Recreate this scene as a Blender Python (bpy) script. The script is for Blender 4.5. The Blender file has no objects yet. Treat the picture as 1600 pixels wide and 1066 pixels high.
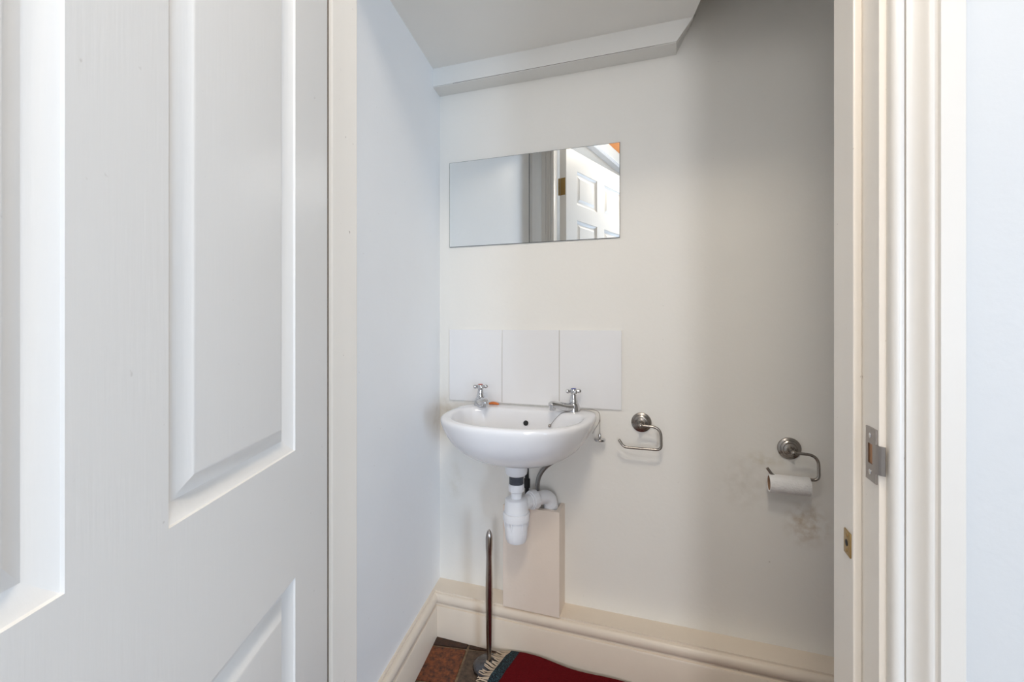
import bpy, bmesh, math, random
from mathutils import Vector, Matrix
random.seed(4)
scene = bpy.context.scene
COL = scene.collection
R = math.radians

# ------------------------------------------------------------------ camera, world, light, exposure
cam_data = bpy.data.cameras.new('camera')
cam_data.sensor_width = 36.0
cam_data.lens = 16.0
cam_data.shift_y = -0.0188
cam_data.clip_start = 0.01
cam = bpy.data.objects.new('camera', cam_data)
COL.objects.link(cam)
cam.location = (0.774, -1.468, 1.069)
cam.rotation_euler = (R(90), 0, R(18.8))
scene.camera = cam

world = bpy.data.worlds.new('sky')
scene.world = world
world.use_nodes = True
wbg = world.node_tree.nodes['Background']
wbg.inputs['Color'].default_value = (0.55, 0.72, 1.0, 1)
wbg.inputs['Strength'].default_value = 1.0


def area(name, loc, target, sx, sy, power, color, spread=180):
    l = bpy.data.lights.new(name, 'AREA')
    l.shape = 'RECTANGLE'
    l.size, l.size_y = sx, sy
    l.energy = power
    l.color = color
    l.spread = R(spread)
    o = bpy.data.objects.new(name, l)
    COL.objects.link(o)
    o.location = loc
    o.rotation_euler = (Vector(target) - Vector(loc)).to_track_quat('-Z', 'Y').to_euler()
    return o


# daylight entering by the two windows of the hall
area('window_daylight', (1.90, -6.58, 1.45), (0.70, 0.0, 1.05), 0.70, 1.40, 62, (0.93, 0.95, 1.0))
area('side_window_daylight', (4.58, -4.50, 0.98), (0.2, -0.5, 1.00), 1.3, 1.6, 150, (0.60, 0.775, 1.0))

vs = scene.view_settings
vs.view_transform = 'Standard'
vs.look = 'None'
vs.gamma = 1.0
vs.use_curve_mapping = False
vs.exposure = 0.04
scene.cycles.use_denoising = True
scene.cycles.max_bounces = 10
scene.cycles.diffuse_bounces = 7
scene.cycles.glossy_bounces = 6


# ------------------------------------------------------------------ materials
def nmat(name):
    m = bpy.data.materials.new(name)
    m.use_nodes = True
    nt = m.node_tree
    b = nt.nodes['Principled BSDF']
    return m, nt, b


def paint(name, col, rough=0.55, var=0.04, scale=9.0, bump=0.12, bscale=60.0, spec=0.4, stretch=(1, 1, 1), stains=(), specks=0.0):
    """painted surface: soft tone variation, brush/roller relief, optional stains with a shape of their own"""
    m, nt, b = nmat(name)
    N, L = nt.nodes, nt.links
    tc = N.new('ShaderNodeTexCoord')
    mp = N.new('ShaderNodeMapping')
    mp.inputs['Scale'].default_value = stretch
    L.new(tc.outputs['Object'], mp.inputs['Vector'])
    n1 = N.new('ShaderNodeTexNoise')
    n1.inputs['Scale'].default_value = scale
    n1.inputs['Detail'].default_value = 4
    L.new(mp.outputs['Vector'], n1.inputs['Vector'])
    mx = N.new('ShaderNodeMix')
    mx.data_type = 'RGBA'
    mx.inputs['A'].default_value = (*[max(0, c * (1 - var)) for c in col], 1)
    mx.inputs['B'].default_value = (*[min(1, c * (1 + var)) for c in col], 1)
    L.new(n1.outputs['Fac'], mx.inputs['Factor'])
    out = mx.outputs['Result']
    for (c, rad, scol, amt, ns) in stains:
        vm = N.new('ShaderNodeVectorMath'); vm.operation = 'SUBTRACT'
        L.new(tc.outputs['Object'], vm.inputs[0]); vm.inputs[1].default_value = c
        vd = N.new('ShaderNodeVectorMath'); vd.operation = 'DIVIDE'
        L.new(vm.outputs[0], vd.inputs[0]); vd.inputs[1].default_value = rad
        ln = N.new('ShaderNodeVectorMath'); ln.operation = 'LENGTH'
        L.new(vd.outputs[0], ln.inputs[0])
        mr = N.new('ShaderNodeMapRange')
        mr.interpolation_type = 'SMOOTHSTEP'
        mr.inputs['From Min'].default_value = 1.0
        mr.inputs['From Max'].default_value = 0.1
        mr.inputs['To Max'].default_value = amt
        L.new(ln.outputs['Value'], mr.inputs['Value'])
        nn = N.new('ShaderNodeTexNoise')
        nn.inputs['Scale'].default_value = ns
        nn.inputs['Detail'].default_value = 5
        L.new(tc.outputs['Object'], nn.inputs['Vector'])
        nr = N.new('ShaderNodeMapRange')
        nr.inputs['From Min'].default_value = 0.38
        nr.inputs['From Max'].default_value = 0.68
        L.new(nn.outputs['Fac'], nr.inputs['Value'])
        mu = N.new('ShaderNodeMath'); mu.operation = 'MULTIPLY'
        L.new(mr.outputs['Result'], mu.inputs[0]); L.new(nr.outputs['Result'], mu.inputs[1])
        m2 = N.new('ShaderNodeMix'); m2.data_type = 'RGBA'
        L.new(mu.outputs[0], m2.inputs['Factor']); L.new(out, m2.inputs['A'])
        m2.inputs['B'].default_value = (*scol, 1)
        out = m2.outputs['Result']
    if specks > 0:
        vo = N.new('ShaderNodeTexNoise')
        vo.inputs['Scale'].default_value = 90
        vo.inputs['Detail'].default_value = 2
        L.new(tc.outputs['Object'], vo.inputs['Vector'])
        sr = N.new('ShaderNodeMapRange')
        sr.inputs['From Min'].default_value = 0.755
        sr.inputs['From Max'].default_value = 0.80
        sr.inputs['To Max'].default_value = specks
        L.new(vo.outputs['Fac'], sr.inputs['Value'])
        m3 = N.new('ShaderNodeMix'); m3.data_type = 'RGBA'
        L.new(sr.outputs['Result'], m3.inputs['Factor']); L.new(out, m3.inputs['A'])
        m3.inputs['B'].default_value = (0.22, 0.16, 0.11, 1)
        out = m3.outputs['Result']
    L.new(out, b.inputs['Base Color'])
    b.inputs['Roughness'].default_value = rough
    b.inputs['Specular IOR Level'].default_value = spec
    if bump > 0:
        n2 = N.new('ShaderNodeTexNoise')
        n2.inputs['Scale'].default_value = bscale
        n2.inputs['Detail'].default_value = 6
        L.new(mp.outputs['Vector'], n2.inputs['Vector'])
        bp = N.new('ShaderNodeBump')
        bp.inputs['Strength'].default_value = bump
        bp.inputs['Distance'].default_value = 0.004
        L.new(n2.outputs['Fac'], bp.inputs['Height'])
        L.new(bp.outputs['Normal'], b.inputs['Normal'])
    return m


def metal(name, col, rough, scale=80.0, var=0.12):
    m, nt, b = nmat(name)
    N, L = nt.nodes, nt.links
    tc = N.new('ShaderNodeTexCoord')
    n1 = N.new('ShaderNodeTexNoise')
    n1.inputs['Scale'].default_value = scale
    L.new(tc.outputs['Object'], n1.inputs['Vector'])
    mr = N.new('ShaderNodeMapRange')
    mr.inputs['To Min'].default_value = max(0.02, rough - var)
    mr.inputs['To Max'].default_value = rough + var
    L.new(n1.outputs['Fac'], mr.inputs['Value'])
    L.new(mr.outputs['Result'], b.inputs['Roughness'])
    b.inputs['Base Color'].default_value = (*col, 1)
    b.inputs['Metallic'].default_value = 1.0
    return m


WALLC = (0.85, 0.83, 0.785)
M = {}
M['wall_back'] = paint('off_white_emulsion', WALLC, 0.5, 0.025, 5, 0.10, 70, stains=(
    ((1.145, 0, 0.505), (0.075, 0.2, 0.085), (0.42, 0.29, 0.15), 0.65, 42),
    ((1.04, 0, 0.675), (0.075, 0.2, 0.03), (0.55, 0.47, 0.30), 0.45, 40),
    ((0.99, 0, 0.60), (0.10, 0.2, 0.12), (0.50, 0.45, 0.36), 0.25, 34),
    ((0.03, 0, 0.74), (0.06, 0.2, 0.10), (0.48, 0.40, 0.28), 0.40, 30),
    ((0.06, 0, 0.50), (0.04, 0.2, 0.10), (0.58, 0.52, 0.40), 0.35, 22)), specks=0.35)
M['wall'] = paint('white_emulsion', (0.89, 0.89, 0.89), 0.5, 0.02, 5, 0.10, 70,
                  stains=(((0.02, -0.03, 0.74), (0.06, 0.07, 0.10), (0.5, 0.44, 0.34), 0.3, 30),), specks=0.2)
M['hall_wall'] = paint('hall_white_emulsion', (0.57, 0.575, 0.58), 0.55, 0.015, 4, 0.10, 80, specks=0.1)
M['ceiling'] = paint('ceiling_emulsion', (0.89, 0.87, 0.83), 0.6, 0.02, 5, 0.08, 60)
M['boxing_top'] = paint('ceiling_boxing_paint', (0.80, 0.79, 0.76), 0.5, 0.02, 7, 0.08, 60, specks=0.3)
M['door'] = paint('white_gloss_door', (0.775, 0.755, 0.73), 0.36, 0.012, 6, 0.06, 240, spec=0.4, stretch=(1, 1, 0.06), specks=0.22)
M['jamb'] = paint('cream_gloss_jamb', (0.81, 0.76, 0.695), 0.32, 0.05, 8, 0.08, 60, spec=0.45, stretch=(1, 1, 0.15), specks=0.6)
M['arch'] = paint('off_white_architrave', (0.66, 0.63, 0.59), 0.32, 0.04, 8, 0.08, 60, spec=0.45, stretch=(1, 1, 0.15), specks=0.5)
M['skirt'] = paint('cream_gloss_skirting', (0.80, 0.70, 0.585), 0.33, 0.05, 10, 0.06, 60, spec=0.45, specks=0.6)
M['box_cream'] = paint('cream_boxing_paint', (0.87, 0.76, 0.66), 0.4, 0.03, 10, 0.08, 120, specks=0.35)
M['gap_shade'] = paint('dark_gap_shade', (0.12, 0.09, 0.06), 0.9, 0.1, 20, 0)  # dark colour standing in for the shade inside narrow slits
M['ceramic'] = paint('white_vitreous_china', (0.86, 0.86, 0.88), 0.07, 0.01, 4, 0, spec=0.5)
M['tile'] = paint('white_glazed_tile', (0.83, 0.825, 0.83), 0.12, 0.015, 6, 0.015, 14, spec=0.5)
M['grout'] = paint('pale_grout', (0.45, 0.41, 0.35), 0.85, 0.15, 40, 0.2, 120)
M['plastic'] = paint('white_trap_plastic', (0.84, 0.85, 0.88), 0.28, 0.015, 20, 0, spec=0.45)
M['greyplastic'] = paint('dark_grey_thread', (0.09, 0.10, 0.12), 0.35, 0.2, 60, 0.1, 200)
M['rubber'] = paint('dark_rubber', (0.02, 0.02, 0.02), 0.6, 0.2, 40, 0)
M['chrome'] = metal('chrome', (0.64, 0.64, 0.65), 0.07, 60, 0.04)
M['satin'] = metal('aged_satin_nickel', (0.36, 0.33, 0.30), 0.24, 120, 0.08)
M['steel'] = metal('brushed_steel', (0.40, 0.36, 0.33), 0.20, 90, 0.07)
M['darksteel'] = metal('dark_steel_base', (0.13, 0.13, 0.14), 0.28, 60, 0.1)
M['strike'] = metal('worn_strike_steel', (0.36, 0.33, 0.31), 0.34, 160, 0.12)
M['brass'] = metal('aged_brass', (0.42, 0.29, 0.12), 0.36, 160, 0.12)
M['copper'] = metal('dull_copper', (0.45, 0.22, 0.10), 0.35, 100, 0.1)
M['braid'] = metal('dark_braided_hose', (0.30, 0.29, 0.28), 0.38, 500, 0.2)
M['paper'] = paint('tissue_paper', (0.86, 0.85, 0.84), 0.9, 0.02, 60, 0.5, 220, spec=0.1)
M['card'] = paint('brown_card_core', (0.34, 0.21, 0.13), 0.9, 0.12, 60, 0.1, 200, spec=0.1)
M['orange'] = paint('orange_soap', (0.62, 0.17, 0.035), 0.4, 0.15, 60, 0.05, 80)
M['red_cap'] = paint('red_tap_marker', (0.42, 0.06, 0.03), 0.3, 0.1, 60, 0)
M['blue_cap'] = paint('blue_tap_marker', (0.05, 0.07, 0.30), 0.3, 0.1, 60, 0)
M['wool'] = paint('red_wool_pile', (0.125, 0.005, 0.008), 0.95, 0.35, 180, 0.7, 420, spec=0.1)
M['fringe'] = paint('cream_cotton_fringe', (0.60, 0.48, 0.36), 0.9, 0.15, 120, 0.3, 500, spec=0.1)
M['timber'] = paint('orange_timber', (0.62, 0.25, 0.08), 0.5, 0.25, 12, 0.1, 60, stretch=(1, 8, 8))
M['carpet'] = paint('hall_carpet', (0.42, 0.36, 0.30), 0.95, 0.15, 120, 0.5, 300, spec=0.1)
M['lamp_glow'] = None


def two_tone(name, c1, c2, scale, lo, hi, rough, bump):
    m, nt, b = nmat(name)
    N, L = nt.nodes, nt.links
    tc = N.new('ShaderNodeTexCoord')
    n1 = N.new('ShaderNodeTexNoise')
    n1.inputs['Scale'].default_value = scale
    n1.inputs['Detail'].default_value = 8
    n1.inputs['Roughness'].default_value = 0.7
    L.new(tc.outputs['Object'], n1.inputs['Vector'])
    cr = N.new('ShaderNodeValToRGB')
    cr.color_ramp.elements[0].position = lo
    cr.color_ramp.elements[0].color = (*c1, 1)
    cr.color_ramp.elements[1].position = hi
    cr.color_ramp.elements[1].color = (*c2, 1)
    L.new(n1.outputs['Fac'], cr.inputs['Fac'])
    L.new(cr.outputs['Color'], b.inputs['Base Color'])
    b.inputs['Roughness'].default_value = rough
    bp = N.new('ShaderNodeBump')
    bp.inputs['Strength'].default_value = bump
    bp.inputs['Distance'].default_value = 0.004
    L.new(n1.outputs['Fac'], bp.inputs['Height'])
    L.new(bp.outputs['Normal'], b.inputs['Normal'])
    return m


M['quarry_orange'] = two_tone('quarry_tile_orange', (0.035, 0.012, 0.008), (0.27, 0.075, 0.02), 60, 0.36, 0.64, 0.6, 0.4)
M['quarry_dark'] = two_tone('quarry_tile_dark', (0.015, 0.008, 0.005), (0.075, 0.028, 0.012), 45, 0.34, 0.66, 0.6, 0.4)
M['quarry_grey'] = two_tone('quarry_tile_brown', (0.03, 0.02, 0.014), (0.15, 0.095, 0.06), 45, 0.34, 0.66, 0.6, 0.4)
M['mortar'] = two_tone('floor_mortar', (0.13, 0.085, 0.05), (0.30, 0.21, 0.135), 60, 0.35, 0.65, 0.9, 0.5)
M['teal'] = two_tone('teal_black_border', (0.006, 0.008, 0.012), (0.045, 0.11, 0.13), 320, 0.50, 0.62, 0.95, 0.6)

m, nt, b = nmat('mirror_glass')
b.inputs['Base Color'].default_value = (0.90, 0.915, 0.91, 1)
b.inputs['Metallic'].default_value = 1.0
b.inputs['Roughness'].default_value = 0.0
M['mirror'] = m
M['mirror_edge'] = paint('mirror_edge', (0.10, 0.11, 0.11), 0.25, 0.1, 40, 0)
m, nt, b = nmat('warm_lamp_glow')
b.inputs['Base Color'].default_value = (0.9, 0.85, 0.75, 1)
b.inputs['Emission Color'].default_value = (1.0, 0.86, 0.66, 1)
b.inputs['Emission Strength'].default_value = 2.0
M['lamp_glow'] = m
m, nt, b = nmat('fill_globe_glow')  # glow of the added fill light behind the camera
b.inputs['Base Color'].default_value = (0.9, 0.9, 0.88, 1)
b.inputs['Emission Color'].default_value = (1.0, 0.975, 0.94, 1)
b.inputs['Emission Strength'].default_value = 28.0
M['fill_glow'] = m


# ------------------------------------------------------------------ helpers
def tag(o, label=None, cat=None, group=None, kind=None):
    if label: o['label'] = label
    if cat: o['category'] = cat
    if group: o['group'] = group
    if kind: o['kind'] = kind
    return o


def link(name, bm, mats, parent=None, smooth=None, recalc=True):
    if recalc:
        bmesh.ops.recalc_face_normals(bm, faces=bm.faces)
    me = bpy.data.meshes.new(name)
    bm.to_mesh(me)
    bm.free()
    for mt in (mats if isinstance(mats, (list, tuple)) else [mats]):
        me.materials.append(M[mt])
    o = bpy.data.objects.new(name, me)
    COL.objects.link(o)
    if parent:
        o.parent = parent
    if smooth is not None:
        me.polygons.foreach_set('use_smooth', [True] * len(me.polygons))
        me.set_sharp_from_angle(angle=R(smooth))
    return o


def empty(name, loc=(0, 0, 0), rz=0.0, parent=None):
    o = bpy.data.objects.new(name, None)
    o.empty_display_size = 0.05
    COL.objects.link(o)
    o.location = loc
    o.rotation_euler = (0, 0, rz)
    if parent:
        o.parent = parent
    return o


def box(bm, x0, x1, y0, y1, z0, z1, bevel=0.0, mi=0):
    r = bmesh.ops.create_cube(bm, size=1.0)
    vsn = r['verts']
    for v in vsn:
        v.co = Vector(((x0 + x1) / 2 + v.co.x * (x1 - x0), (y0 + y1) / 2 + v.co.y * (y1 - y0), (z0 + z1) / 2 + v.co.z * (z1 - z0)))
    fs = set(f for v in vsn for f in v.link_faces)
    for f in fs: f.material_index = mi
    if bevel > 0:
        es = list(set(e for v in vsn for e in v.link_edges))
        bmesh.ops.bevel(bm, geom=es, offset=bevel, segments=2, profile=0.6, affect='EDGES', clamp_overlap=True)
    return bm


def mbox(name, dims, mat, parent=None, bevel=0.0, smooth=None):
    bm = bmesh.new()
    box(bm, *dims, bevel=bevel)
    return link(name, bm, mat, parent, smooth)


def rings_to(bm, rings, closed=True, cap0=True, cap1=True, mi=0):
    """skin a list of rings (lists of Vectors of the same length)"""
    vr = [[bm.verts.new(p) for p in r] for r in rings]
    n = len(vr[0])
    for a, bb in zip(vr[:-1], vr[1:]):
        for i in range(n if closed else n - 1):
            j = (i + 1) % n
            f = bm.faces.new((a[i], a[j], bb[j], bb[i]))
            f.material_index = mi
    if cap0:
        f = bm.faces.new(list(reversed(vr[0]))); f.material_index = mi
    if cap1:
        f = bm.faces.new(vr[-1]); f.material_index = mi
    return vr


def lathe(bm, prof, seg=32, mat=None, mi=0, cap0=True, cap1=True):
    mat = mat or Matrix.Identity(4)
    rings = []
    for r, z in prof:
        rings.append([mat @ Vector((max(r, 1e-4) * math.cos(2 * math.pi * i / seg), max(r, 1e-4) * math.sin(2 * math.pi * i / seg), z)) for i in range(seg)])
    return rings_to(bm, rings, True, cap0, cap1, mi)


def smooth_path(pts, sub=8):
    P = [Vector(p) for p in pts]
    out = []
    for i in range(len(P) - 1):
        p0 = P[max(i - 1, 0)]; p1 = P[i]; p2 = P[i + 1]; p3 = P[min(i + 2, len(P) - 1)]
        for k in range(sub):
            t = k / sub
            out.append(0.5 * ((2 * p1) + (p2 - p0) * t + (2 * p0 - 5 * p1 + 4 * p2 - p3) * t * t + (3 * p1 - p0 - 3 * p2 + p3) * t ** 3))
    out.append(P[-1])
    return out


def rounded(pts, rad, seg=8):
    """polyline with its inner corners rounded"""
    P = [Vector(p) for p in pts]
    out = [P[0]]
    for i in range(1, len(P) - 1):
        r = rad[i] if isinstance(rad, (list, tuple)) else rad
        a = (P[i - 1] - P[i]); b2 = (P[i + 1] - P[i])
        d = min(r, a.length * 0.49, b2.length * 0.49)
        A = P[i] + a.normalized() * d
        B = P[i] + b2.normalized() * d
        for k in range(seg + 1):
            t = k / seg
            out.append((1 - t) ** 2 * A + 2 * t * (1 - t) * P[i] + t * t * B)
    out.append(P[-1])
    return out


def tube(bm, path, rad, seg=12, mi=0, flat=1.0):
    """tube along path, rad number or function of 0..1"""
    n = len(path)
    rings = []
    up = Vector((0, 0, 1))
    t0 = (path[1] - path[0]).normalized()
    nrm = up - t0 * up.dot(t0)
    if nrm.length < 1e-3:
        nrm = Vector((1, 0, 0)) - t0 * t0.x
    nrm.normalize()
    for i, p in enumerate(path):
        t = (path[min(i + 1, n - 1)] - path[max(i - 1, 0)]).normalized()
        nrm = (nrm - t * nrm.dot(t)).normalized()
        bi = t.cross(nrm)
        r = rad(i / (n - 1)) if callable(rad) else rad
        rings.append([p + (nrm * math.cos(2 * math.pi * k / seg) * flat + bi * math.sin(2 * math.pi * k / seg)) * r for k in range(seg)])
    return rings_to(bm, rings, True, True, True, mi)


def prism(bm, poly, axis_fn, a, c, mi=0):
    """closed polygon poly (2D) swept from a to c; axis_fn(u, v, w) -> Vector"""
    r0 = [axis_fn(u, v, a) for u, v in poly]
    r1 = [axis_fn(u, v, c) for u, v in poly]
    rings_to(bm, [r0, r1], True, True, True, mi)
    return bm


def arc(cx, cy, r, a0, a1, n=8):
    return [(cx + r * math.cos(R(a0 + (a1 - a0) * i / n)), cy + r * math.sin(R(a0 + (a1 - a0) * i / n))) for i in range(n + 1)]


# ------------------------------------------------------------------ the setting
SK = 0.15535            # the left wall runs out of square with the back wall
YI, YO = -0.780, -0.880  # doorway wall, cloakroom face and hall face
XL, XR = 0.237, 0.980    # clear opening between the planted stops
ZH = 2.000               # lining head
HX0, HX1, HY, HZ = -1.1, 4.5, -6.5, 2.42

tag(mbox('wall_back', (-0.12, 1.75, 0.0, 0.12, -0.05, 2.75), 'wall_back'), 'off-white back wall of the cloakroom behind the basin', kind='structure')

bm = bmesh.new()
prism(bm, [(0, 0), (-SK * YI, YI), (-SK * YI - 0.12, YI), (-0.12, 0)], lambda u, v, w: Vector((u, v, w)), -0.05, 2.75)
tag(link('wall_left', bm, 'wall'), 'white left wall of the cloakroom beside the open door', kind='structure')

tag(mbox('wall_right', (1.75, 1.87, YI, 0.12, -0.05, 2.75), 'wall_back'), 'off-white end wall of the cloakroom', kind='structure')

bm = bmesh.new()
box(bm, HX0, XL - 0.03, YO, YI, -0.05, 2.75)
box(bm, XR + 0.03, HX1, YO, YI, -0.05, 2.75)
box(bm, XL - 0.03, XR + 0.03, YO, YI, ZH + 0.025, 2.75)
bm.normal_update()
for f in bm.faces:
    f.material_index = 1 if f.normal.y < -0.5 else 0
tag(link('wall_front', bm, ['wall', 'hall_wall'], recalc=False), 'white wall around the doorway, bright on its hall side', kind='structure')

# low ceiling of the cloakroom; it ends on a slanting edge, the space beyond rises higher
bm = bmesh.new()
prism(bm, [(-0.01, 0.0), (-SK * YI - 0.005, YI), (1.006, YI), (0.8455, -0.07), (0.83, 0.0)], lambda u, v, w: Vector((u, v, w)), 1.941, 2.06)
tag(link('ceiling', bm, 'ceiling'), 'low flat off-white ceiling over the basin', kind='structure')
tag(mbox('ceiling_upper', (-0.12, 1.87, YO, 0.12, 2.75, 2.8), 'ceiling'), 'higher ceiling to the right of the low one', kind='structure')
# hollow upright boxing along the head of the back wall
tb = empty('trim_1')
tag(tb, 'boxed ledge running along the top of the back wall', kind='structure')
bm = bmesh.new()
prism(bm, [(0.0105, 1.8795), (0.800, 1.8795), (0.8455, 1.941), (0.0105, 1.941)], lambda u, v, w: Vector((u, w, v)), -0.070, -0.056)
link('front_board', bm, 'boxing_top', tb)
bm = bmesh.new()
rings_to(bm, [[Vector((0.0105, -0.0695, 1.8765)), Vector((0.799, -0.0695, 1.8765)), Vector((0.801, 0.0, 1.8795)), Vector((0.001, 0.0, 1.8795))],
              [Vector((0.0105, -0.0695, 1.8783)), Vector((0.800, -0.0695, 1.8783)), Vector((0.801, 0.0, 1.884)), Vector((0.001, 0.0, 1.884))]])
link('underside_board', bm, 'boxing_top', tb)
bm = bmesh.new()
rings_to(bm, [[Vector((0.786, -0.056, 1.879)), Vector((0.8005, -0.056, 1.879)), Vector((0.8012, 0.0, 1.882)), Vector((0.786, 0.0, 1.882))],
              [Vector((0.830, -0.056, 1.941)), Vector((0.8455, -0.056, 1.941)), Vector((0.857, 0.0, 1.990)), Vector((0.832, 0.0, 1.990))]])
link('end_board', bm, 'boxing_top', tb)
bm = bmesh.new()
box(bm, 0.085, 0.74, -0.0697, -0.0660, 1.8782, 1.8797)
link('gap_shade_strip', bm, 'gap_shade', tb)  # dark strip laid into the slit as its painted shade

# ---- floor: mortar bed and single quarry tiles
fl = mbox('floor', (-0.12, 1.87, YO, 0.05, -0.06, -0.004), 'mortar')
tag(fl, 'quarry tiled floor of the cloakroom', kind='structure')
tile_meshes = []
TS = 0.150
for mt in ('quarry_orange', 'quarry_dark', 'quarry_grey'):
    bm = bmesh.new()
    box(bm, 0.004, TS - 0.004, 0.004, TS - 0.004, -0.014, 0.0, bevel=0.002)
    o = link('tile', bm, mt, fl)
    tile_meshes.append(o.data)
    bpy.data.objects.remove(o)
rot = R(9.5)
org = Vector((0.157, -0.108))
ux = Vector((math.cos(rot), math.sin(rot))); uy = Vector((-math.sin(rot), math.cos(rot)))
for i in range(-2, 12):
    for j in range(-7, 2):
        p = org + ux * (i * TS) + uy * (j * TS)
        ctr = p + (ux + uy) * TS / 2
        if ctr.x < -SK * ctr.y - 0.06 or ctr.x > 1.78 or ctr.y > 0.03 or ctr.y < YO + 0.06:
            continue
        k = 0 if (i, j) == (-1, -1) else 2 if (i, j) == (0, -1) else 1 if j == 0 else random.choice([0, 0, 1, 2])
        o = bpy.data.objects.new('tile', tile_meshes[k])
        COL.objects.link(o)
        o.parent = fl
        o.location = (p.x, p.y, random.uniform(-0.0006, 0.0006))
        o.rotation_euler = (0, 0, rot)

# ---- skirtings
SKP = [(0.0, 0.0), (0.010, 0.0), (0.010, 0.0985), (0.0075, 0.1035), (0.0025, 0.1045), (0.0025, 0.1095)] + \
      [(-0.002 + 0.0125 * math.cos(R(a)), 0.1255 + 0.0165 * math.sin(R(a))) for a in range(-70, 91, 10)] + \
      [(-0.004, 0.1425), (-0.004, 0.148), (-0.010, 0.148)]
bb = empty('baseboard_back')
tag(bb, 'deep cream skirting with a ledge along the back wall', kind='structure')
bm = bmesh.new()
poly = [(-0.078 - d, z) for d, z in SKP]
poly = [(-0.06, 0.0)] + poly[1:] + [(-0.0, 0.148), (0.0, 0.0)]
prism(bm, poly, lambda u, v, w: Vector((w, u, v)), -0.02, 1.75)
link('moulded_board', bm, 'skirt', bb, 35)
bl = empty('baseboard_left')
tag(bl, 'cream moulded skirting along the left wall', kind='structure')
bm = bmesh.new()
un = Vector((1, SK, 0)).normalized()           # normal of the left wall
ut = Vector((SK, -1, 0)).normalized()          # along the left wall, towards the door
prism(bm, [(-0.004, 0.0)] + [(0.012 + d, z) for d, z in SKP[1:]] + [(-0.004, 0.148)],
      lambda u, v, w: un * u + ut * w + Vector((0, 0, v * 1.003)), 0.076, 0.77)
link('moulded_board', bm, 'skirt', bl, 35)

# ---- door frame
fr = empty('trim_2')
tag(fr, 'cream painted door frame with moulded architraves', kind='structure')
LW = 0.009      # rebate depth
YS = -0.836     # front of the planted stop
bm = bmesh.new()
box(bm, XL - 0.035, XL - LW, YO, YI, 0.0, ZH + 0.03)
link('jamb', bm, 'jamb', fr)
bm = bmesh.new()
box(bm, XR + LW, XR + 0.035, YO, YI, 0.0, ZH + 0.03)
link('jamb', bm, 'jamb', fr)
bm = bmesh.new()
box(bm, XL - LW, XR + LW, YO, YI, ZH, ZH + 0.03)
link('head', bm, 'jamb', fr)
for (x0, x1) in ((XL - LW, XL), (XR, XR + LW)):
    mbox('stop_bead', (x0, x1, YS, YI + 0.010, 0.0, ZH), 'jamb', fr, bevel=0.0018)
mbox('stop_bead', (XL, XR, YS, YI, ZH - LW, ZH), 'jamb', fr)
mbox('seam_shade_strip', (XL - LW, XL - LW + 0.0013, YS - 0.0015, YS, 0.0, ZH), 'gap_shade', fr)  # dark strip put in for the unlit seam beside the door
# architrave profile: u across (0 at the opening), v proud of the wall
AP = [(0.0, 0.0), (0.0, 0.006)] + [(0.0065 - 0.0065 * math.cos(R(a)), 0.006 + 0.0060 * math.sin(R(a))) for a in range(15, 181, 15)] + \
     [(0.0135, 0.0095)] + [(0.0140 + 0.014 * i / 8, 0.0090 + 0.009 * (i / 8) ** 2.0) for i in range(0, 9)] + \
     [(0.0300, 0.0190), (0.0330, 0.0190), (0.0340, 0.0165), (0.0365, 0.0165), (0.0375, 0.0200), (0.0570, 0.0200), (0.0580, 0.0190), (0.0580, 0.0)]


def architrave(name, x_in, sx, y_w, sy, z0, z1):
    bm = bmesh.new()
    prism(bm, AP, lambda u, v, w: Vector((x_in + sx * u, y_w + sy * v, w)), z0, z1)
    return link(name, bm, 'arch', fr, 30)


architrave('architrave', XR + LW + 0.0065, 1, YO, -1, 0.0, ZH + 0.07)
architrave('architrave', XL - LW - 0.0065, -1, YO, -1, 0.0, ZH + 0.07)
architrave('architrave', XR + 0.003, 1, YI, 1, 0.0, ZH + 0.07)
architrave('architrave', XL - 0.003, -1, YI, 1, 0.0, ZH + 0.07)
for (yw, sy) in ((YO, -1), (YI, 1)):
    bm = bmesh.new()
    prism(bm, AP, lambda u, v, w: Vector((w, yw + sy * v, ZH + 0.006 + u)), XL - 0.016, XR + 0.016)
    link('architrave', bm, 'arch', fr, 30)

# strike plate on the right jamb, with its bent lip
sp = empty('strike_plate', (XR + LW, 0, 0), 0, fr)
tag(sp, 'worn steel strike plate')
xp = -0.0016
bm = bmesh.new()
# plate as a frame around the latch hole
for (y0, y1, z0, z1) in ((-0.8765, -0.850, 0.934, 0.952), (-0.8765, -0.850, 0.893, 0.912), (-0.8560, -0.850, 0.912, 0.934), (-0.8765, -0.8675, 0.912, 0.934)):
    box(bm, xp, 0.0006, y0, y1, z0, z1)
link('plate', bm, 'strike', sp)
bm = bmesh.new()
lip = [Vector((xp, -0.8755, 0)), Vector((xp + 0.0002, -0.8815, 0)), Vector((xp + 0.0020, -0.8840, 0)), Vector((xp + 0.0048, -0.8862, 0))]
off = Vector((0.0011, 0.0012, 0))
ring = [p for p in lip] + [p + off for p in reversed(lip)]
rings_to(bm, [[p + Vector((0, 0, 0.905)) for p in ring], [p + Vector((0, 0, 0.936)) for p in ring]])
link('lip', bm, 'strike', sp)
mbox('latch_hole', (-0.0005, 0.0002, -0.8675, -0.856, 0.912, 0.934), 'copper', sp)
for z in (0.943, 0.9025):
    bm = bmesh.new()
    lathe(bm, [(0.0030, 0.0), (0.0030, 0.0004), (0.0018, 0.0008)], 14, Matrix.Translation((xp, -0.862, z)) @ Matrix.Rotation(R(-90), 4, 'Y'))
    link('screw', bm, 'chrome', sp, 30)
bk = empty('bolt_keep', (XR, 0, 0), 0, fr)
tag(bk, 'small aged brass bolt keep')
bm = bmesh.new()
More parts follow.
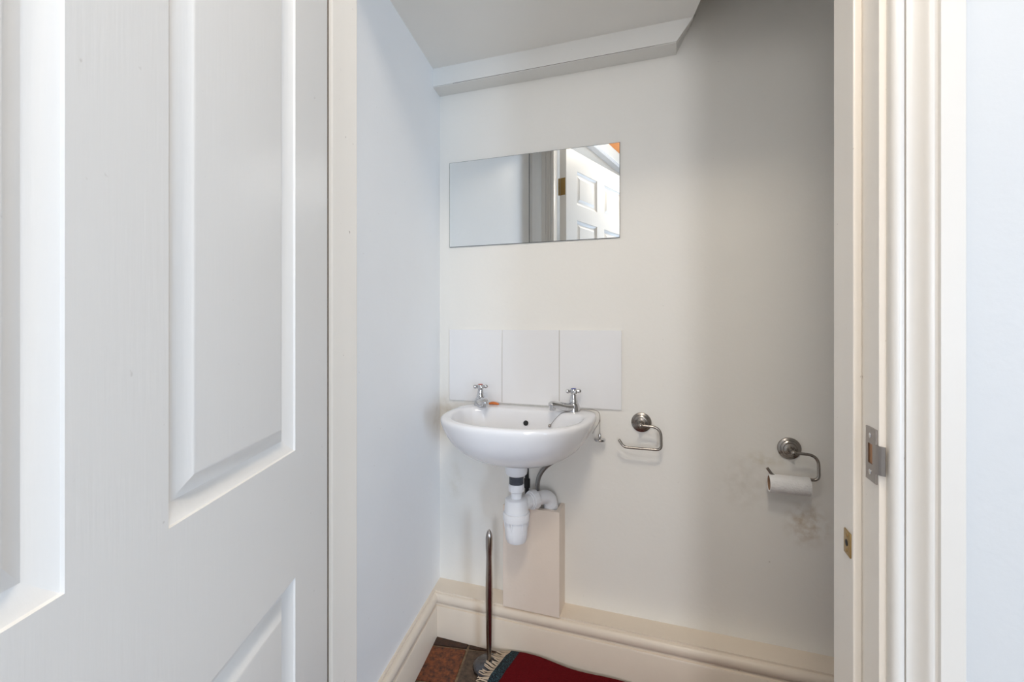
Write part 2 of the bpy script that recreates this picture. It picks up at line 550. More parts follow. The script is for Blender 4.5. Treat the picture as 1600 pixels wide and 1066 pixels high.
box(bm, -0.0016, 0.0004, -0.8310, -0.8105, 0.789, 0.818, bevel=0.0012)
link('plate', bm, 'brass', bk, 30)
for z, r, mt in ((0.8125, 0.0024, 'brass'), (0.8035, 0.0040, 'rubber'), (0.7945, 0.0024, 'brass')):
    bm = bmesh.new()
    lathe(bm, [(r, 0.0), (r, 0.0003), (r * 0.6, 0.0006)], 14, Matrix.Translation((-0.0016, -0.8205, z)) @ Matrix.Rotation(R(-90), 4, 'Y'))
    link('screw' if mt == 'brass' else 'bolt_hole', bm, mt, bk, 30)

# ---- six panel door, open towards the hall
OPEN = 70.0
door = empty('door_1', (XL, -0.905, 0.0), R(-OPEN))
tag(door, 'white six panel door standing open on the left', kind='structure')
DW, DT, DZ0, DZ1 = 0.760, 0.040, 0.010, 1.990
PX = [(0.109, 0.336), (0.424, 0.651)]
PZ = [(0.220, 0.733), (0.900, 1.620), (1.705, 1.885)]
xs = [0.0, 0.109, 0.336, 0.424, 0.651, DW]
zs = [DZ0, 0.220, 0.733, 0.900, 1.620, 1.705, 1.885, DZ1]
bm = bmesh.new()
vv = {}


def dv(i, j, k):
    if (i, j, k) not in vv:
        vv[(i, j, k)] = bm.verts.new((xs[i], DT if k else 0.0, zs[j]))
    return vv[(i, j, k)]


ncell = lambda i, j: (i in (1, 3)) and (j in (1, 3, 5))
for i in range(5):
    for j in range(7):
        if ncell(i, j):
            for (a, c) in (((i, j), (i + 1, j)), ((i + 1, j), (i + 1, j + 1)), ((i + 1, j + 1), (i, j + 1)), ((i, j + 1), (i, j))):
                bm.faces.new((dv(*a, 0), dv(*c, 0), dv(*c, 1), dv(*a, 1)))
            continue
        for k in (0, 1):
            bm.faces.new((dv(i, j, k), dv(i + 1, j, k), dv(i + 1, j + 1, k), dv(i, j + 1, k)))
for i in range(5):
    for j in (0, 7):
        bm.faces.new((dv(i, j, 0), dv(i + 1, j, 0), dv(i + 1, j, 1), dv(i, j, 1)))
for j in range(7):
    for i in (0, 5):
        bm.faces.new((dv(i, j, 0), dv(i, j + 1, 0), dv(i, j + 1, 1), dv(i, j, 1)))
link('door_leaf', bm, 'door', door)
PROF = [(0.0, 0.0), (0.0008, 0.0024), (0.0145, 0.0102), (0.0160, 0.0106), (0.0180, 0.0102), (0.0325, 0.0024), (0.0345, 0.0017), (0.036, 0.0016)]
for (x0, x1) in PX:
    for (z0, z1) in PZ:
        bm = bmesh.new()
        for side in (0, 1):
            rr = []
            for d, dep in PROF:
                y = DT - dep if side else dep
                rr.append([Vector((x0 + d, y, z0 + d)), Vector((x1 - d, y, z0 + d)), Vector((x1 - d, y, z1 - d)), Vector((x0 + d, y, z1 - d))])
            rings_to(bm, rr, True, False, True)
        link('panel', bm, 'door', door, 25)
for zc in (1.782, 0.25):
    h = empty('hinge', (0, 0, zc), 0, door)
    mbox('leaf', (-0.0018, 0.0006, 0.004, 0.034, -0.045, 0.045), 'brass', h)
    bm = bmesh.new()
    for k in range(5):
        lathe(bm, [(0.0045, -0.045 + k * 0.018 + 0.0006), (0.0045, -0.045 + k * 0.018 + 0.0174)], 14, Matrix.Translation((-0.003, -0.003, 0)))
    link('knuckle', bm, 'brass', h, 30)

# ---- the hall the camera stands in
tag(mbox('floor_hall', (HX0, HX1, HY, YO, -0.06, 0.0), 'carpet'), 'carpeted hall floor outside the doorway', kind='structure')
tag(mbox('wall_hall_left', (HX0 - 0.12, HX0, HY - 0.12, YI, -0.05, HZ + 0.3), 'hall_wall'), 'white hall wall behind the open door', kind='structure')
bm = bmesh.new()
wy0, wy1, wz0, wz1 = -5.25, -3.75, 0.08, 1.95
box(bm, HX1, HX1 + 0.12, HY - 0.12, wy0, -0.05, HZ + 0.3)
box(bm, HX1, HX1 + 0.12, wy1, YI, -0.05, HZ + 0.3)
box(bm, HX1, HX1 + 0.12, wy0, wy1, -0.05, wz0)
box(bm, HX1, HX1 + 0.12, wy0, wy1, wz1, HZ + 0.3)
tag(link('wall_hall_right', bm, 'hall_wall'), 'white hall wall with a window to the right', kind='structure')
bm = bmesh.new()
wx0, wx1, vz0, vz1 = 1.50, 2.30, 0.65, 2.2
box(bm, HX0, wx0, HY - 0.12, HY, -0.05, HZ + 0.3)
box(bm, wx1, HX1, HY - 0.12, HY, -0.05, HZ + 0.3)
box(bm, wx0, wx1, HY - 0.12, HY, -0.05, vz0)
box(bm, wx0, wx1, HY - 0.12, HY, vz1, HZ + 0.3)
tag(link('wall_hall_back', bm, 'hall_wall'), 'white hall wall with a narrow window behind the camera', kind='structure')
tag(mbox('ceiling_hall', (HX0, HX1, HY, YO, HZ, HZ + 0.05), 'ceiling'), 'white hall ceiling', kind='structure')
wn = empty('window_1'); tag(wn, 'narrow white framed hall window', kind='structure')
for d in ((wx0, wx0 + 0.03, HY - 0.02, HY + 0.02, vz0, vz1), (wx1 - 0.03, wx1, HY - 0.02, HY + 0.02, vz0, vz1),
          (wx0, wx1, HY - 0.02, HY + 0.02, vz0, vz0 + 0.03), (wx0, wx1, HY - 0.02, HY + 0.02, vz1 - 0.03, vz1)):
    mbox('window_frame', d, 'door', wn)
wn = empty('window_2'); tag(wn, 'wide white framed hall window', kind='structure')
for d in ((HX1 - 0.02, HX1 + 0.02, wy0, wy0 + 0.04, wz0, wz1), (HX1 - 0.02, HX1 + 0.02, wy1 - 0.04, wy1, wz0, wz1),
          (HX1 - 0.02, HX1 + 0.02, wy0, wy1, wz0, wz0 + 0.04), (HX1 - 0.02, HX1 + 0.02, wy0, wy1, wz1 - 0.04, wz1)):
    mbox('window_frame', d, 'door', wn)


def bar(name, p0, p1, w, h, mat, parent=None):
    """rectangular bar between two ceiling points, hanging h below them"""
    p0, p1 = Vector(p0), Vector(p1)
    t = (p1 - p0).normalized(); s = Vector((-t.y, t.x, 0))
    bm = bmesh.new()
    c = [(-w / 2, -h), (w / 2, -h), (w / 2, 0), (-w / 2, 0)]
    rings_to(bm, [[p + s * a + Vector((0, 0, bb2)) for a, bb2 in c] for p in (p0, p1)])
    return link(name, bm, mat, parent)


t3 = bar('trim_3', (0.29, -1.40, HZ + 0.001), (0.62, -2.75, HZ + 0.001), 0.16, 0.012, 'timber')
tag(t3, 'orange timber beam on the hall ceiling seen in the mirror', kind='structure')
t4 = bar('trim_4', (0.10, -1.45, HZ + 0.001), (0.46, -2.95, HZ + 0.001), 0.05, 0.03, 'hall_wall')
tag(t4, 'white moulding on the hall ceiling', kind='structure')

# hall ceiling lamp
lamp = empty('ceiling_lamp', (0.84, -1.46, HZ))
tag(lamp, 'round warm ceiling lamp in the hall', 'lamp')
bm = bmesh.new()
lathe(bm, [(0.16, 0.0), (0.17, -0.012), (0.165, -0.022), (0.15, -0.024)], 40)
link('lamp_rim', bm, 'chrome', lamp, 40)
bm = bmesh.new()
lathe(bm, [(0.150, -0.020), (0.145, -0.045), (0.115, -0.068), (0.06, -0.080), (0.0, -0.083)], 40)
link('lamp_shade', bm, 'lamp_glow', lamp, 60)
ld = bpy.data.lights.new('lamp_bulb', 'AREA')
ld.shape = 'DISK'; ld.size = 0.30; ld.energy = 11; ld.color = (1.0, 0.88, 0.72)
lo = bpy.data.objects.new('lamp_bulb', ld); COL.objects.link(lo)
lo.parent = lamp; lo.location = (0, 0, -0.09)

# added unseen glowing globe as fill light, behind the camera, clear of the door
fill_rig = empty('fill_globe', (0.69, -1.97, 2.06))
tag(fill_rig, 'added glowing fill globe hanging unseen in the hall', 'lamp')
bm = bmesh.new()
lathe(bm, [(0.1 * math.cos(R(a)), 0.1 * math.sin(R(a))) for a in range(-90, 76, 11)], 32)
link('globe', bm, 'fill_glow', fill_rig, 60)
bm = bmesh.new()
lathe(bm, [(0.030, 0.090), (0.032, 0.115), (0.018, 0.140), (0.004, 0.150), (0.003, 0.160), (0.003, HZ - 2.08), (0.045, HZ - 2.075), (0.050, HZ - 2.06)], 24)
link('fill_cord_and_rose', bm, 'chrome', fill_rig, 40)

# ------------------------------------------------------------------ things on the back wall
# mirror tiles
for i, (x0, lab) in enumerate(((0.0405, 'frameless square mirror tile above the basin, nearest the left corner'),
                               (0.3375, 'frameless square mirror tile reflecting the open panelled door'))):
    mt = empty('mirror_tile', (x0, 0, 1.334))
    tag(mt, lab, 'mirror', 'mirror tiles above the basin')
    w = 0.2965
    bm = bmesh.new()
    box(bm, 0, w, -0.0042, 0.0, 0, 0.300)
    link('backing', bm, 'mirror_edge', mt)
    bm = bmesh.new()
    box(bm, 0.0012, w - 0.0012, -0.0050, -0.0043, 0.0012, 0.2988)
    link('glass', bm, 'mirror', mt)

# splashback of three tiles
TW, TH, TX, TZ = 0.200, 0.250, 0.0402, 0.7915
sb = empty('splashback', (TX, 0, TZ))
tag(sb, 'row of three white glazed wall tiles above the basin', 'splashback')
for k in (1, 2):
    mbox('grout', (k * TW - 0.006, k * TW + 0.006, -0.0052, 0.0, 0.0008, TH - 0.0008), 'grout', sb)
tm = None
for i in range(3):
    if tm is None:
        bm = bmesh.new()
        box(bm, 0.0008, TW - 0.0008, -0.0070, 0.0, 0.0, TH, bevel=0.0012)
        o = link('tile', bm, 'tile', sb); tm = o.data
    else:
        o = bpy.data.objects.new('tile', tm); COL.objects.link(o); o.parent = sb
    o.location = (i * TW, 0, 0)

# ---- wash basin
BX = 0.343
basin = empty('wash_basin', (BX, 0, 0.628))
tag(basin, 'white ceramic wall-hung wash basin with two chrome taps', 'basin')
ZB = 0.628


def outline(a, yf, yb, nx, nf, nb, z, yc=-0.15, n=80):
    pts = []
    for i in range(n):
        th = 2 * math.pi * i / n
        c, s = math.cos(th), math.sin(th)
        if s >= 0:
            x = a * math.copysign(abs(c) ** (2 / nb), c); y = yc + (yb - yc) * abs(s) ** (2 / nb)
        else:
            x = a * math.copysign(abs(c) ** (2 / nf), c); y = yc + (yf - yc) * abs(s) ** (2 / nf)
        pts.append(Vector((x, y, z - ZB)))
    return pts


bm = bmesh.new()
rg = []
O = [  # a, yfront, yback, z
    (0.030, -0.180, -0.120, 0.646), (0.055, -0.205, -0.085, 0.6462), (0.090, -0.232, -0.050, 0.6492), (0.118, -0.255, -0.020, 0.6560), (0.146, -0.280, -0.004, 0.6680),
    (0.173, -0.303, -0.001, 0.685), (0.196, -0.324, 0.0, 0.706), (0.212, -0.339, 0.0, 0.730), (0.223, -0.349, 0.0, 0.753),
    (0.2285, -0.354, 0.0, 0.770), (0.2290, -0.3548, 0.0, 0.778), (0.2265, -0.3525, 0.0, 0.7845), (0.2210, -0.347, -0.003, 0.7880)]
for k, (a, yf, yb, z) in enumerate(O):
    t = k / (len(O) - 1)
    rg.append(outline(a, yf, yb, 2, 2.15 + 0.25 * t, 2.2 + 3.2 * min(1, t * 1.4), z))
I = [(0.208, -0.336, -0.062, 0.7880), (0.2015, -0.3295, -0.069, 0.7860), (0.1975, -0.3255, -0.073, 0.7815), (0.1945, -0.3220, -0.075, 0.7730), (0.189, -0.315, -0.077, 0.752), (0.175, -0.300, -0.082, 0.722), (0.147, -0.272, -0.092, 0.695),
     (0.105, -0.238, -0.110, 0.680), (0.060, -0.205, -0.125, 0.672), (0.024, -0.174, -0.130, 0.669)]
for k, (a, yf, yb, z) in enumerate(I):
    rg.append(outline(a, yf, yb, 2, 2.3, 2.9 - 0.08 * k, z))
rings_to(bm, rg, True, True, True)
bowl = link('bowl', bm, 'ceramic', basin, 70)
sub = bowl.modifiers.new('smooth', 'SUBSURF'); sub.levels = 1; sub.render_levels = 1
# overflow hole on the rear inside wall
bm = bmesh.new()
mt = Matrix.Translation((0.006, -0.0805, 0.746 - ZB)) @ Matrix.Rotation(R(80), 4, 'X')
lathe(bm, [(0.0105, -0.004), (0.0105, 0.0012), (0.0095, 0.0022), (0.0085, 0.0022)], 24, mt)
link('overflow_ring', bm, 'ceramic', basin, 40)
bm = bmesh.new()
lathe(bm, [(0.0085, 0.0000), (0.0085, 0.0026)], 24, mt)
link('overflow_hole', bm, 'rubber', basin, 40)
bm = bmesh.new()
lathe(bm, [(0.032, 0.001), (0.031, 0.003), (0.022, 0.0025), (0.018, 0.001)], 32, Matrix.Translation((0, -0.152, 0.669 - ZB)))
link('waste_ring', bm, 'chrome', basin, 40)


def make_tap(x, rz, cap, label):
    t = empty('tap', (x, -0.050, 0.786 - ZB), rz, basin)
    tag(t, label)
    bm = bmesh.new()
    lathe(bm, [(0.0210, 0.0), (0.0216, 0.002), (0.0212, 0.005), (0.0200, 0.010), (0.0190, 0.018), (0.0165, 0.025), (0.0130, 0.030), (0.0120, 0.0305),
               (0.0132, 0.0315), (0.0132, 0.034), (0.0118, 0.036), (0.0098, 0.046), (0.0092, 0.053), (0.0075, 0.054), (0.0075, 0.058)], 32)
    link('body', bm, 'chrome', t, 35)
    bm = bmesh.new()
    path = smooth_path([(0.002, 0, 0.0145), (0.03, 0, 0.0175), (0.06, 0, 0.0255), (0.078, 0, 0.0290), (0.0865, 0, 0.0270)], 6)
    tube(bm, path, lambda s: 0.0170 - 0.0050 * s, 20, flat=0.85)
    lathe(bm, [(0.0098, 0.027), (0.0104, 0.018), (0.0100, 0.0125), (0.0080, 0.0125), (0.0076, 0.016)], 20, Matrix.Translation((0.080, 0, 0)))
    link('spout', bm, 'chrome', t, 45)
    bm = bmesh.new()
    lathe(bm, [(0.0085, 0.056), (0.0108, 0.058), (0.0112, 0.064), (0.0104, 0.070), (0.0090, 0.0715)], 28)
    for k in range(4):
        mx = Matrix.Rotation(R(90 * k + 28) - rz, 4, 'Z') @ Matrix.Translation((0, 0, 0.0645)) @ Matrix.Rotation(R(90), 4, 'Y')
        lathe(bm, [(0.0040, 0.008), (0.0040, 0.012), (0.0062, 0.0155), (0.0064, 0.0195), (0.0050, 0.0232), (0.0022, 0.0245)], 16, mx)
    link('cross_handle', bm, 'chrome', t, 40)
    bm = bmesh.new()
    lathe(bm, [(0.0088, 0.0712), (0.0084, 0.0728), (0.005, 0.0736)], 24)
    link('cap', bm, cap, t, 40)
    return t


make_tap(0.179 - BX, R(-58), 'red_cap', 'chrome tap with red cap, left of the basin')
make_tap(0.496 - BX, R(-132), 'blue_cap', 'chrome tap with blue cap, right of the basin')

# orange sliver on the back ledge
bm = bmesh.new()
path = smooth_path([(-0.017, -0.001, 0.004), (-0.006, 0.001, 0.0062), (0.008, 0.0, 0.0058), (0.019, -0.006, 0.0045)], 6)
tube(bm, path, lambda s: 0.0008 + 0.0056 * math.sin(math.pi * min(1, max(0, s * 0.80 + 0.12))) ** 0.8, 12, flat=0.75)
so = link('soap', bm, 'orange', None, 60)
so.location = (0.221, -0.034, 0.788)
tag(so, 'small curved orange piece lying on the basin ledge beside the left tap', 'soap')

# ---- bead chain and plug
def beads(bm, path, r=0.00135, step=0.0034):
    d = 0.0
    acc = 0.0
    pts = [path[0]]
    for a, b2 in zip(path[:-1], path[1:]):
        seg = (b2 - a).length
        while acc + seg >= step:
            f = (step - acc) / seg
            a = a + (b2 - a) * f
            pts.append(a.copy())
            seg = (b2 - a).length
            acc = 0.0
        acc += seg
    for p in pts:
        bmesh.ops.create_icosphere(bm, subdivisions=1, radius=r, matrix=Matrix.Translation(p))
    tube(bm, path, 0.0005, 5)


plug = empty('basin_plug', (0.575, -0.030, 0.695))
tag(plug, 'chrome basin plug hanging by its chain beside the basin', 'plug')
bm = bmesh.new()
lathe(bm, [(0.0155, 0.0), (0.0175, 0.002), (0.0180, 0.006), (0.0170, 0.0075), (0.008, 0.009), (0.0045, 0.011), (0.0045, 0.020), (0.003, 0.023)], 28)
link('plug_disc', bm, 'chrome', plug, 35)
bm = bmesh.new()
w2l = Vector((0.575, -0.030, 0.695))
beads(bm, [p - w2l for p in smooth_path([(0.512, -0.036, 0.7905), (0.530, -0.026, 0.7900), (0.556, -0.026, 0.7905), (0.5715, -0.027, 0.784), (0.5755, -0.030, 0.765), (0.575, -0.030, 0.74), (0.575, -0.030, 0.717)], 8)], 0.0014, 0.0036)
beads(bm, [p - w2l for p in smooth_path([(0.5752, -0.030, 0.763), (0.571, -0.034, 0.750), (0.5615, -0.040, 0.734), (0.5545, -0.044, 0.720)], 8)], 0.0014, 0.0036)
link('chain', bm, 'steel', plug, 60)

bc = empty('bead_chain', (0.47, -0.085, 0.788))
tag(bc, 'loose bead chain with a small ball lying in the basin below the right tap', 'chain')
w2l = Vector((0.47, -0.085, 0.788))
bm = bmesh.new()
beads(bm, [p - w2l for p in smooth_path([(0.486, -0.068, 0.7895), (0.474, -0.076, 0.7885), (0.462, -0.082, 0.7835), (0.450, -0.084, 0.772), (0.4375, -0.087, 0.757), (0.432, -0.089, 0.748)], 8)], 0.0013, 0.0034)
link('chain', bm, 'steel', bc, 60)
bm = bmesh.new()
bmesh.ops.create_icosphere(bm, subdivisions=3, radius=0.0052, matrix=Matrix.Translation(Vector((0.4285, -0.0895, 0.745)) - w2l))
link('ball', bm, 'steel', bc, 60)

# ---- bottle trap under the basin
TZ0 = 0.397
trap = empty('bottle_trap', (0.340, -0.152, TZ0))
tag(trap, 'white plastic bottle trap hanging under the basin', 'waste trap')


def tl(name, prof, mat, seg=36, sm=35):
    bm = bmesh.new()
    lathe(bm, [(r, z - TZ0) for r, z in prof], seg)
    return link(name, bm, mat, trap, sm)


def knurled(name, prof, zlo, zhi, amp, mx=None, n=48):
    bm = bmesh.new()
    mx = mx or Matrix.Translation((0, 0, -TZ0))
    rg = []
    for r0, z0 in prof:
        rg.append([mx @ Vector(((r0 + (amp if (i % 4) < 2 and zlo < z0 < zhi else 0)) * math.cos(2 * math.pi * i / n),
                                (r0 + (amp if (i % 4) < 2 and zlo < z0 < zhi else 0)) * math.sin(2 * math.pi * i / n), z0)) for i in range(n)])
    rings_to(bm, rg)
    return link(name, bm, 'plastic', trap, 30)


tl('flange', [(0.022, 0.647), (0.0335, 0.6465), (0.0342, 0.6160), (0.0325, 0.6080), (0.0280, 0.6035), (0.0200, 0.6030)], 'plastic')
pr = [(0.0205, 0.612)]
z = 0.606
while z > 0.574:
    pr += [(0.0218, z), (0.0203, z - 0.0016)]
    z -= 0.0032
tl('threaded_tail', pr, 'greyplastic', 32, 20)
knurled('compression_nut', ((0.0195, 0.5770), (0.0226, 0.5765), (0.0232, 0.5730), (0.0228, 0.5550), (0.0185, 0.5510)), 0.553, 0.575, 0.0009)
tl('neck', [(0.0168, 0.556), (0.0168, 0.533), (0.0175, 0.529)], 'plastic')
tl('body', [(0.0168, 0.5335), (0.0300, 0.5325), (0.0335, 0.5300), (0.0345, 0.5260), (0.0366, 0.4930), (0.0345, 0.4922), (0.0345, 0.484)], 'plastic')
tl('collar', [(0.0345, 0.4905), (0.0402, 0.4900), (0.0410, 0.4850), (0.0404, 0.4675), (0.0350, 0.4660)], 'plastic')
tl('cup', [(0.0345, 0.4680), (0.0350, 0.4660), (0.0340, 0.4300), (0.0328, 0.4130), (0.0290, 0.4030), (0.0200, 0.3980), (0.0, 0.3970)], 'plastic')
for k in range(6):
    a = R(60 * k - 95)
    bm = bmesh.new()
    rings_to(bm, [[Vector((0.0335, -0.0032, 0.4665)), Vector((0.0390, -0.0032, 0.4665)), Vector((0.0390, 0.0032, 0.4665)), Vector((0.0335, 0.0032, 0.4665))],
                  [Vector((0.0335, -0.0006, 0.4400)), Vector((0.0350, -0.0006, 0.4400)), Vector((0.0350, 0.0006, 0.4400)), Vector((0.0335, 0.0006, 0.4400))]])
    o = link('grip_rib', bm, 'plastic', trap)
    o.data.transform(Matrix.Rotation(a, 4, 'Z') @ Matrix.Translation((0, 0, -TZ0)))
# side outlet: socket, nut, elbow turning down into the boxing
c0 = Vector((0, 0, 0.510 - TZ0))
dr = Vector((0.060, 0.098, 0)).normalized()
q = dr.to_track_quat('Z', 'Y').to_matrix().to_4x4()
mx = Matrix.Translation(c0) @ q
bm = bmesh.new()
lathe(bm, [(0.0215, 0.020), (0.0215, 0.052), (0.0245, 0.053), (0.0245, 0.060)], 32, mx)
link('outlet_socket', bm, 'plastic', trap, 30)
knurled('outlet_nut', ((0.0230, 0.0575), (0.0275, 0.0585), (0.0288, 0.0640), (0.0286, 0.0780), (0.0266, 0.0810), (0.0215, 0.0815)), 0.06, 0.08, 0.0012, mx)
bm = bmesh.new()
e0 = c0 + dr * 0.078
e1 = c0 + Vector((0.0805, 0.111, 0.0))
e2 = e1 + Vector((0.0, 0.0, -0.075))
tube(bm, rounded([e0, e1, e2], 0.030, 10), 0.0212, 28)
tube(bm, rounded([e1 + Vector((0, 0, -0.026)), e1 + Vector((0, 0, -0.045)), e1 + Vector((0, 0, -0.07))], 0.01, 2), 0.0228, 28)
link('elbow', bm, 'plastic', trap, 40)

# ---- supply hose and pipe behind the trap
bm = bmesh.new()
w2l = Vector((0.374, -0.040, 0.47))
tube(bm, [p - w2l for p in smooth_path([(0.458, -0.046, 0.648), (0.436, -0.044, 0.626), (0.402, -0.040, 0.598), (0.381, -0.038, 0.566), (0.374, -0.036, 0.530), (0.373, -0.034, 0.470)], 10)], 0.0070, 14)
ho = link('flexible_hose', bm, 'braid', None, 60)
ho.location = w2l
tag(ho, 'dark braided tap hose curving down behind the waste trap', 'hose')
bm = bmesh.new()
tube(bm, rounded([(0.0, -0.008, 0.23), (0.0, 0.0, 0.10), (0.0, 0.0, 0.0)], 0.03, 6), 0.0065, 14)
lathe(bm, [(0.0065, 0.070), (0.0105, 0.071), (0.0105, 0.100), (0.0065, 0.101)], 6)
pi = link('supply_pipe', bm, 'rubber', None, 40)
pi.location = (0.336, -0.028, 0.45)
tag(pi, 'dark supply pipe straight behind the waste trap', 'pipe')

# ---- pipe boxing standing on the skirting ledge
pb = empty('pipe_boxing', (0.2705, 0, 0.148))
tag(pb, 'cream painted open-topped pipe boxing on the skirting ledge', 'boxing')
W, D, HH = 0.187, 0.081, 0.327
mbox('front_panel', (0, W, -D, -D + 0.016, 0, HH), 'box_cream', pb, bevel=0.0012)
mbox('side_panel', (0, 0.014, -D + 0.016, 0, 0, HH - 0.001), 'box_cream', pb, bevel=0.001)
mbox('side_panel', (W - 0.014, W, -D + 0.016, 0, 0, HH - 0.001), 'box_cream', pb, bevel=0.001)

# ---- toilet roll holders
def holder(x, z, label):
    h = empty('toilet_roll_holder', (x, 0, z))
    tag(h, label, 'roll holder', 'toilet roll holders on the back wall')
    mx = Matrix.Rotation(R(90), 4, 'X')
    bm = bmesh.new()
    lathe(bm, [(0.0300, 0.0), (0.0305, 0.003), (0.0295, 0.006), (0.0255, 0.008), (0.0240, 0.0085), (0.0235, 0.0115), (0.0200, 0.0140), (0.0175, 0.0145), (0.0165, 0.0175), (0.0110, 0.0195), (0.0095, 0.022)], 44, mx)
    link('rosette', bm, 'satin', h, 25)
    bm = bmesh.new()
    lathe(bm, [(0.0095, 0.020), (0.0075, 0.026), (0.0062, 0.040), (0.0068, 0.050), (0.0060, 0.0555), (0.0035, 0.0575)], 24, mx)
    link('stem', bm, 'satin', h, 45)
    bm = bmesh.new()
    y = -0.050
    path = rounded([(0.0, y, 0.000), (0.058, y, -0.001), (0.0595, y, -0.0685), (-0.049, y, -0.0690), (-0.064, y, -0.0470)], [0, 0.044, 0.016, 0.012, 0], 12)
    tube(bm, path, 0.0040, 14)
    link('arm', bm, 'satin', h, 60)
    return h


holder(0.699, 0.757, 'empty satin nickel toilet roll holder right of the basin')
holder(1.100, 0.712, 'satin nickel toilet roll holder carrying a thin paper roll')

roll = empty('toilet_roll', (1.089, -0.050, 0.6245))
tag(roll, 'nearly used up white toilet roll hanging on the right holder', 'toilet roll')
mx = Matrix.Rotation(R(90), 4, 'Y')
bm = bmesh.new()
n = 40
rg = []
for r0, w in ((0.0195, -0.0485), (0.0238, -0.0490), (0.0243, -0.0480), (0.0243, 0.0), (0.0243, 0.0480), (0.0238, 0.0490), (0.0195, 0.0485)):
    rg.append([mx @ Vector((r0 * math.cos(2 * math.pi * i / n), r0 * math.sin(2 * math.pi * i / n) * (1 + 0.01 * math.sin(w * 80)), w)) for i in range(n)])
rings_to(bm, rg, True, False, False)
link('paper', bm, 'paper', roll, 40)
bm = bmesh.new()
rings_to(bm, [[mx @ Vector((r0 * math.cos(2 * math.pi * i / n), r0 * math.sin(2 * math.pi * i / n), w)) for i in range(n)] for r0, w in ((0.0195, -0.0485), (0.0184, -0.0485), (0.0184, 0.0485), (0.0195, 0.0485))], True, False, False)
link('core', bm, 'card', roll, 40)

# ------------------------------------------------------------------ things on the floor
tbx = empty('toilet_brush', (0.255, -0.163, 0.0))
tag(tbx, 'slim steel rod handle standing on a round dark metal base in the corner', 'toilet brush')
bm = bmesh.new()
lathe(bm, [(0.0, 0.0), (0.047, 0.0), (0.050, 0.003), (0.050, 0.010), (0.047, 0.014), (0.040, 0.017), (0.020, 0.021), (0.010, 0.024), (0.0075, 0.026)], 48)
link('base', bm, 'darksteel', tbx, 40)
bm = bmesh.new()
lathe(bm, [(0.0068, 0.020), (0.0072, 0.05), (0.0088, 0.10), (0.0103, 0.17), (0.0108, 0.23), (0.0104, 0.28), (0.0092, 0.325), (0.0088, 0.345), (0.0098, 0.365), (0.0106, 0.380), (0.0106, 0.403), (0.0096, 0.412), (0.0062, 0.422), (0.0025, 0.428), (0.0, 0.4285)], 28)
link('handle', bm, 'steel', tbx, 40)

# rug: red pile field, teal band, cream fringe
rug = empty('rug', (0.303, -0.100, 0.0))
tag(rug, 'dark red rug with a teal border and cream fringe on the tiled floor', 'rug')
ud = Vector((1.0, -0.012, 0)).normalized()
vd = Vector((-0.19, -0.98, 0)).normalized()


def rug_pt(u, v, lift=0.0):
    # the rug rucks up a little against the skirting
    w = math.exp(-((u - 0.10) / 0.10) ** 2) * math.exp(-(v / 0.16) ** 2) * 0.016
    w += 0.003 * math.sin(u * 21 + 1.3) * math.exp(-(v / 0.2) ** 2) + 0.003
    edge = (0.004 * math.sin(u * 13 - 0.6) - 0.003) * math.exp(-(v / 0.10) ** 2)
    p = ud * u + vd * (v + edge)
    # it rides up over the round base of the brush
    r = math.hypot(p.x + 0.303 - 0.255, p.y - 0.100 + 0.163)
    t = min(1.0, max(0.0, (0.095 - r) / 0.042))
    w = max(w, 0.0185 * t * t * (3 - 2 * t))
    return Vector((p.x, p.y, 0.0045 + w + lift))


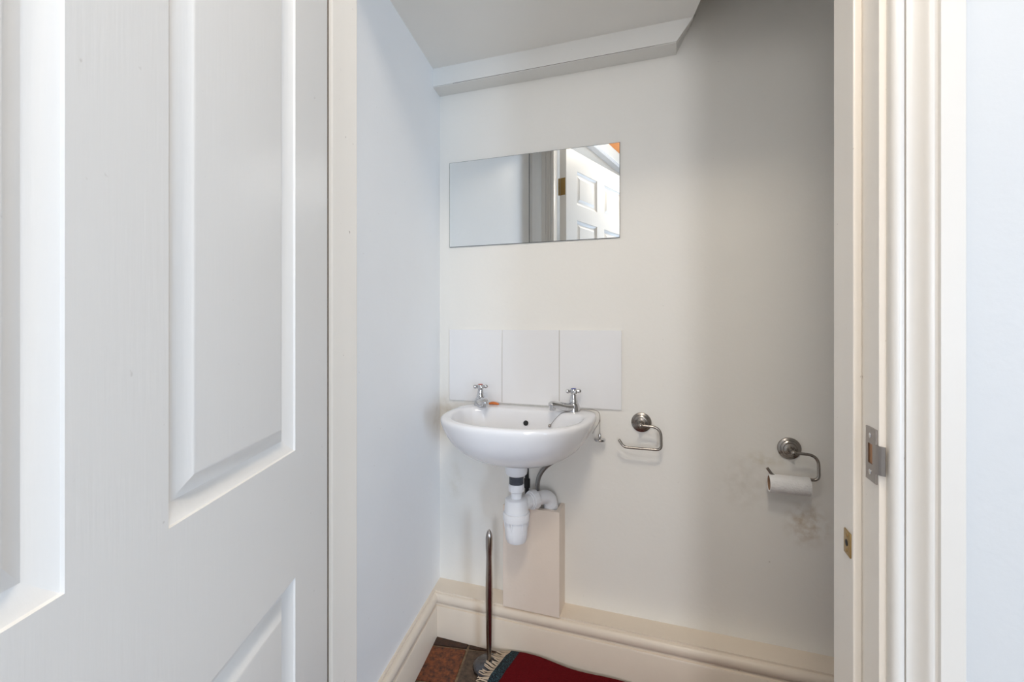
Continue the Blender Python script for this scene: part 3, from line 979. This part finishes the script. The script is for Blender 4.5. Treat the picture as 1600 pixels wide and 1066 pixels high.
def rug_sheet(name, u0, u1, v0, v1, nu, nv, mat, th):
    bm = bmesh.new()
    top = [[bm.verts.new(rug_pt(u0 + (u1 - u0) * i / nu, v0 + (v1 - v0) * j / nv, th)) for j in range(nv + 1)] for i in range(nu + 1)]
    bot = [[bm.verts.new(rug_pt(u0 + (u1 - u0) * i / nu, v0 + (v1 - v0) * j / nv, -0.002)) for j in range(nv + 1)] for i in range(nu + 1)]
    for i in range(nu):
        for j in range(nv):
            bm.faces.new((top[i][j], top[i + 1][j], top[i + 1][j + 1], top[i][j + 1]))
            bm.faces.new((bot[i][j], bot[i][j + 1], bot[i + 1][j + 1], bot[i + 1][j]))
    for i in range(nu):
        for j in (0, nv):
            bm.faces.new((top[i][j], bot[i][j], bot[i + 1][j], top[i + 1][j]))
    for j in range(nv):
        for i in (0, nu):
            bm.faces.new((top[i][j], top[i][j + 1], bot[i][j + 1], bot[i][j]))
    return link(name, bm, mat, rug, 50)


rug_sheet('pile_field', 0.030, 0.62, 0.0, 0.55, 60, 50, 'wool', 0.004)
rug_sheet('border_band', 0.0, 0.0305, 0.0, 0.55, 4, 50, 'teal', 0.0035)
bm = bmesh.new()
rnd = random.Random(7)
for k in range(104):
    v = 0.002 + 0.546 * k / 103 + rnd.uniform(-0.001, 0.001)
    L_ = 0.040 + rnd.uniform(-0.006, 0.006)
    skew = rnd.uniform(-0.010, 0.006)
    base = rug_pt(0.0, v, 0.001)
    bwx = base.x + 0.303 - 0.255
    if abs(base.y - 0.100 + 0.163) < 0.014:
        L_ = min(L_, max(0.012, bwx - 0.012))   # stop short of the rod
    tip_z = 0.004
    pts = []
    for s in range(6):
        t = s / 5
        p = rug_pt(-L_ * t, v + skew * t * t, 0.0)
        p.z = base.z * (1 - t) + tip_z * t + 0.004 * math.sin(math.pi * t)
        # lie over the round base of the brush
        wx = p.x + 0.303 - 0.255; wy = p.y - 0.100 + 0.163
        rr = math.hypot(wx, wy)
        hgt = 0.027 - 0.010 * min(1, max(0, (rr - 0.012) / 0.034)) if rr < 0.051 else 0.019 - (rr - 0.051) * 0.5
        p.z = max(p.z, hgt) if rr < 0.085 else p.z
        p.y += rnd.uniform(-0.0006, 0.0006)
        pts.append(p)
    tube(bm, pts, lambda s: 0.0021 - 0.0008 * s, 6)
fo = link('fringe', bm, 'fringe', rug, 60)
fo['kind'] = 'stuff'
